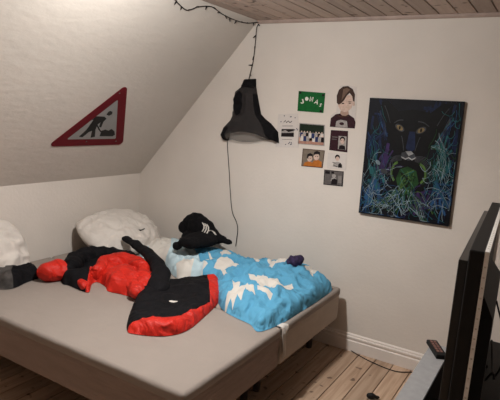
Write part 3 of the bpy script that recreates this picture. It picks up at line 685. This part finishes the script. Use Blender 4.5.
# ------------------------------------------------------------------ panther painting
q = [(2.080, 1.825), (2.682, 1.828), (2.695, 1.042), (2.092, 1.021)]
q = [(2.080, 1.824), (2.684, 1.828), (2.690, 1.037), (2.086, 1.030)]
pc = (2.385, 1.43)
canv = mat('canvas_dark', (13, 14, 22), .55, vary=.6, scale=7, spec=.15)
INK = {'navy': (22, 32, 60), 'teal': (38, 88, 92), 'green': (30, 62, 30), 'lime': (72, 100, 48), 'ice': (122, 138, 146), 'violet': (52, 36, 76), 'blue': (38, 72, 112), 'white': (150, 150, 150), 'black': (9, 9, 11), 'amber': (122, 104, 72), 'smoke': (58, 60, 64)}
IM = {k: mat('oil_'+k, v, .55, vary=.4, scale=22, spec=.15) for k, v in INK.items()}
names_ = list(IM); ms = [canv]+[IM[k] for k in names_]
mb = MB(); pf = lambda a, b, h: (a-pc[0], -h, b-pc[1])
mb.prism(q, pf, .004, .028, 0)
lay = [0]
def paint(col, poly):
    lay[0] += 1; mb.prism(poly, pf, .0278, .0282+.000012*lay[0], 1+names_.index(col), False)
def stroke(col, pts, wd):
    P = [(p.x, p.y) for p in smoothpts([(u, v, 0) for u, v in pts], 5)]
    P = [(min(.985, max(.015, u)), min(.985, max(.015, v))) for u, v in P]
    lay[0] += 1; h = .0282+.000012*lay[0]; L, Rr = ribbon(P, wd); n = len(P)
    vs = [pf(*lerpq(q, min(.995, max(.005, p.x)), min(.995, max(.005, p.y))), h) for k in range(n) for p in (L[k], Rr[k])]
    mb.add(vs, [(2*k, 2*k+1, 2*k+3, 2*k+2) for k in range(n-1)], 1+names_.index(col))
rr = random.Random(11)
# drifting colour fields at the sides
for col, cx, cy, rx, ry, rot in (('navy', .10, .35, .07, .22, .2), ('teal', .14, .62, .09, .14, -.3), ('navy', .90, .30, .07, .2, -.1), ('teal', .84, .52, .08, .15, .3), ('blue', .13, .82, .08, .10, .2), ('blue', .90, .80, .07, .12, -.3), ('violet', .24, .56, .05, .09, .4), ('violet', .68, .86, .07, .07, 0), ('navy', .74, .12, .14, .04, .1), ('navy', .2, .14, .05, .12, -.5)):
    for k in range(9):
        a = rr.uniform(0, 6.28); r_ = rr.random()**.5
        c = (cx+r_*rx*math.cos(a), cy+r_*ry*math.sin(a)); l = rr.uniform(.05, .12)
        ang = rot+math.pi/2+rr.gauss(0, .4)
        stroke(col, [(c[0]-l*math.cos(ang), c[1]-l*math.sin(ang)), (c[0]+rr.gauss(0, .015), c[1]+rr.gauss(0, .015)), (c[0]+l*math.cos(ang), c[1]+l*math.sin(ang))], rr.uniform(.012, .03))
def clampq(P): return [(min(.99, max(.01, u)), min(.99, max(.01, v))) for u, v in P]
# head of the black cat
paint('black', qp(q, clampq([(.14, .03), (.22, .02), (.34, .10), (.5, .08), (.68, .10), (.80, .02), (.90, .03), (.88, .18), (.80, .28), (.74, .38), (.66, .46), (.62, .56), (.5, .60), (.40, .56), (.36, .46), (.28, .38), (.22, .26), (.15, .14)])))
paint('black', qp(q, [(.36, .50), (.66, .50), (.72, .62), (.70, .74), (.5, .78), (.32, .72), (.30, .60)]))
paint('navy', qp(q, [(.48, .26), (.54, .26), (.56, .40), (.51, .44), (.46, .40)]))
for sx, c in ((-1, (.37, .235)), (1, (.60, .245))):
    paint('smoke', qell(q, c[0], c[1], .055, .026, 14, sx*-.35)); paint('amber', qell(q, c[0], c[1], .038, .019, 14, sx*-.35)); paint('black', qell(q, c[0], c[1], .010, .016, 10))
paint('smoke', qp(q, [(.42, .44), (.49, .42), (.56, .44), (.58, .48), (.50, .50), (.42, .48)]))
paint('white', qp(q, [(.46, .425), (.52, .42), (.55, .44), (.50, .462)]))
paint('white', qline(q, [(.42, .475), (.47, .49), (.50, .475), (.54, .49), (.58, .47)], .010))
for k in range(6):
    stroke('smoke', [(.43, .46+.008*k), (.36-.01*k, .47+.012*k), (.30, .50+.02*k)], .004); stroke('smoke', [(.57, .46+.008*k), (.66, .46+.012*k), (.72, .48+.02*k)], .004)
for k in range(14):
    stroke(rr.choice(('blue', 'navy', 'blue', 'smoke')), [(.10+rr.random()*.05, .10+rr.random()*.06), (.17+rr.random()*.04, .19+rr.random()*.05), (.21+rr.random()*.04, .29+rr.random()*.06)], rr.uniform(.003, .009))
    stroke(rr.choice(('teal', 'navy', 'blue', 'smoke')), [(.93-rr.random()*.05, .12+rr.random()*.06), (.86-rr.random()*.04, .22+rr.random()*.05), (.80-rr.random()*.04, .32+rr.random()*.06)], rr.uniform(.003, .008))
    stroke(rr.choice(('teal', 'ice', 'green')), [(.70+rr.random()*.06, .36+rr.random()*.03), (.80+rr.random()*.05, .36+rr.random()*.05), (.84+rr.random()*.06, .46+rr.random()*.05), (.83+rr.random()*.06, .58+rr.random()*.08)], rr.uniform(.003, .007))
for a_, b_ in (((.30, .20), (.40, .17)), ((.56, .175), (.68, .21)), ((.40, .30), (.44, .42)), ((.60, .30), (.56, .42)), ((.18, .06), (.26, .20)), ((.86, .06), (.76, .20))): stroke('smoke', [a_, ((a_[0]+b_[0])/2, (a_[1]+b_[1])/2-.01), b_], .006)
# green horned shape and roots below
paint('green', qp(q, [(.42, .58), (.50, .55), (.60, .58), (.64, .68), (.58, .76), (.50, .79), (.43, .75), (.39, .66)]))
paint('black', qp(q, [(.44, .62), (.50, .60), (.52, .66), (.47, .70)])); paint('black', qp(q, [(.55, .61), (.60, .63), (.59, .69), (.55, .70)])); paint('black', qp(q, [(.48, .72), (.52, .70), (.54, .74), (.50, .77)]))
for k in range(26): stroke(rr.choice(('green', 'black', 'lime', 'teal')), [(.42+rr.random()*.18, .57+rr.random()*.08), (.42+rr.random()*.18, .64+rr.random()*.06), (.40+rr.random()*.22, .72+rr.random()*.08)], rr.uniform(.003, .008))
stroke('lime', [(.37, .68), (.33, .62), (.35, .55), (.39, .52)], .022); stroke('lime', [(.66, .68), (.70, .62), (.68, .55), (.63, .52)], .022)
for k in range(60):
    u = rr.uniform(.32, .68); stroke(rr.choice(('green', 'lime', 'green', 'ice', 'teal')), [(.5+(u-.5)*.5, .74+rr.random()*.05), (u+rr.gauss(0, .03), .82+rr.gauss(0, .03)), (u+(u-.5)*.9+rr.gauss(0, .05), .93+rr.gauss(0, .03))], rr.uniform(.003, .007))
# pale swirls
def swirl(cx, cy, n, cols, spread, ln, w0=.002, w1=.0055, ang0=None):
    for k in range(n):
        x, y = cx+rr.gauss(0, spread[0]), cy+rr.gauss(0, spread[1]); a = rr.uniform(0, 6.28) if ang0 is None else ang0+rr.gauss(0, .45); P = [(x, y)]
        cv = rr.gauss(0, .28)
        for j in range(5): x += ln*math.cos(a); y += ln*math.sin(a); a += cv+rr.gauss(0, .25); P.append((x, y))
        stroke(rr.choice(cols), clampq(P), rr.uniform(w0, w1))
swirl(.13, .82, 70, ('ice', 'blue', 'teal', 'ice', 'blue'), (.07, .09), .035)
swirl(.22, .62, 30, ('ice', 'smoke', 'violet', 'teal'), (.06, .06), .03)
swirl(.82, .46, 60, ('teal', 'ice', 'green', 'teal'), (.05, .10), .035, ang0=1.4)
swirl(.88, .72, 50, ('teal', 'blue', 'ice', 'navy'), (.05, .10), .035)
swirl(.70, .86, 40, ('blue', 'ice', 'violet', 'teal'), (.10, .05), .035)
swirl(.35, .90, 40, ('ice', 'green', 'blue', 'smoke'), (.10, .04), .03)
swirl(.10, .30, 25, ('blue', 'navy', 'teal'), (.04, .12), .03, ang0=1.3)
swirl(.92, .25, 22, ('navy', 'blue', 'teal'), (.03, .12), .03, ang0=1.7)
paint('ice', qell(q, .17, .54, .03, .016, 10, .5)); paint('smoke', qell(q, .25, .61, .04, .02, 10, .2))
o = mb.build('painting', ms, recalc=False); o.location = (pc[0], 0, pc[1])
setp(o, 'dark canvas painting of a black panther face amid blue and green swirls', 'painting')

# ------------------------------------------------------------------ television at the foot of the beds
A, B = Vector((3.046, -1.77, 0)), Vector((2.971, -.549, 0))
ang = math.atan2((B-A).y, (B-A).x)
TL = (B-A).length; ZT = 1.30
tv = root('television', 'black flat television seen edge-on at the right with a pale strip round its back', 'television', (A.x, A.y, 0.0), ang)
# local x runs along the screen away from the camera, local y points towards the beds
box('screen_panel', (0.03, 0.0, ZT-.72), (TL-.03, .030, ZT-.045), GLOSSB, tv, .004)
box('housing', (0, -.045, ZT-.715), (TL, .0, ZT), MATB, tv, .005)
vs = []
for z, e, d in ((ZT-.62, .16, .0), (ZT-.60, .2, .05), (ZT-.30, .26, .05), (ZT-.22, .32, .0)):
    vs += [(e, -.044-d, z), (TL-e, -.044-d, z)]
mesh('back_cover', vs+[(x, -.04, z) for x, y, z in vs], [(0,1,3,2),(2,3,5,4),(4,5,7,6),(0,2,10,8),(2,4,12,10),(4,6,14,12),(1,9,11,3),(3,11,13,5),(5,13,15,7),(0,8,9,1),(6,7,15,14)], MATB, parent=tv)
mb = MB(); mb.box((-.002, -.058, ZT-.71), (.010, -.045, ZT+.002)); mb.box((.010, -.058, ZT-.010), (TL-.010, -.045, ZT+.002)); mb.box((TL-.010, -.058, ZT-.71), (TL+.002, -.045, ZT+.002))
k = 0
z = ZT-.05
while z > ZT-.69:
    mb.box((-.0026, -.0545, z), (-.0018, -.0485, z+.005), 1); z -= .034
x = .05
while x < TL-.05: mb.box((x, -.0545, ZT+.0018), (x+.006, -.0485, ZT+.0026), 1); x += .034
o = mb.build('light_strip', [LEDW, mat('strip_mark', (205, 198, 186), .5)], tv); o['label'] = 'pale unlit LED strip'
for xx in (.25, TL-.25):
    mb = MB(); mb.box((xx-.03, -.10, .52), (xx+.03, .06, .532)); mb.box((xx-.02, -.03, .53), (xx+.02, -.005, ZT-.70)); mb.build('foot', MATB, tv)
mb = MB(); mb.tube(smoothpts([(.30, -.10, .75), (.27, -.12, .80), (.40, -.13, .72), (.62, -.12, .66), (.85, -.10, .70)], 6), .004); mb.tube(smoothpts([(.5, -.095, 1.0), (.52, -.14, .86), (.60, -.15, .70), (.66, -.13, .60)], 6), .004); mb.build('cable', CABLE, tv, True)
# bench under the television
tb = root('television_bench', 'dark low bench under the television', 'bench', (0, 0, 0))
box('bench_top', (2.955, -1.95, .49), (3.34, -.45, .52), DARKL, tb, .003); 
for y in (-1.93, -.50): box('bench_side', (2.965, y, 0), (3.33, y+.03, .49), DARKL, tb)
box('bench_shelf', (2.965, -1.90, .2), (3.33, -.50, .22), DARKL, tb)

# narrow grey-topped cabinet beside it
cb = root('narrow_cabinet', 'narrow dark cabinet with grey top in front of the television', 'cabinet', (2.874, -1.35, 0), R(0))
box('cabinet_top', (-.047, -.60, .585), (.047, .45, .60), GREYL, cb, .002)
box('cabinet_body', (-.045, -.595, 0.0), (.045, .44, .585), DARKL, cb, .002)
rc = root('remote_control', 'dark remote control lying on the far end of the grey cabinet top', 'remote', (2.868, -.985, .60), R(-62))
box('casing', (-.085, -.026, 0.0), (.085, .026, .022), MATB, rc, .005)
mb = MB()
for i in range(5):
    for j in range(2): mb.box((-.068+i*.026, -.014+j*.017, .022), (-.048+i*.026, -.003+j*.017, .0245))
o = mb.build('button', mat('remote_buttons', (120, 84, 76), .5), rc)

# ------------------------------------------------------------------ floor bits
cc = [(p[0], p[1], .006) for p in [(1.946, 0.043), (2.076, 0.020), (2.147, -0.025), (2.239, -0.069), (2.322, -0.097), (2.428, -0.120), (2.510, -0.116), (2.590, -0.060)]]
mb = MB(); mb.tube(smoothpts(cc, 6), .0032, 0, 6); setp(mb.build('floor_cable', CABLE, None, True), 'thin dark cable on the floorboards along the back baseboard', 'cable')
o = blob('plug', [((0, 0, .02), (.03, .02, .02), (0, 0, .4)), ((.03, .012, .016), (.02, .012, .012), (0, 0, .4))], MATB, None, .006, .002, 20, 1)
o.location = (2.468, -.56, 0); setp(o, 'small dark plug on the floorboards near the narrow cabinet', 'plug')
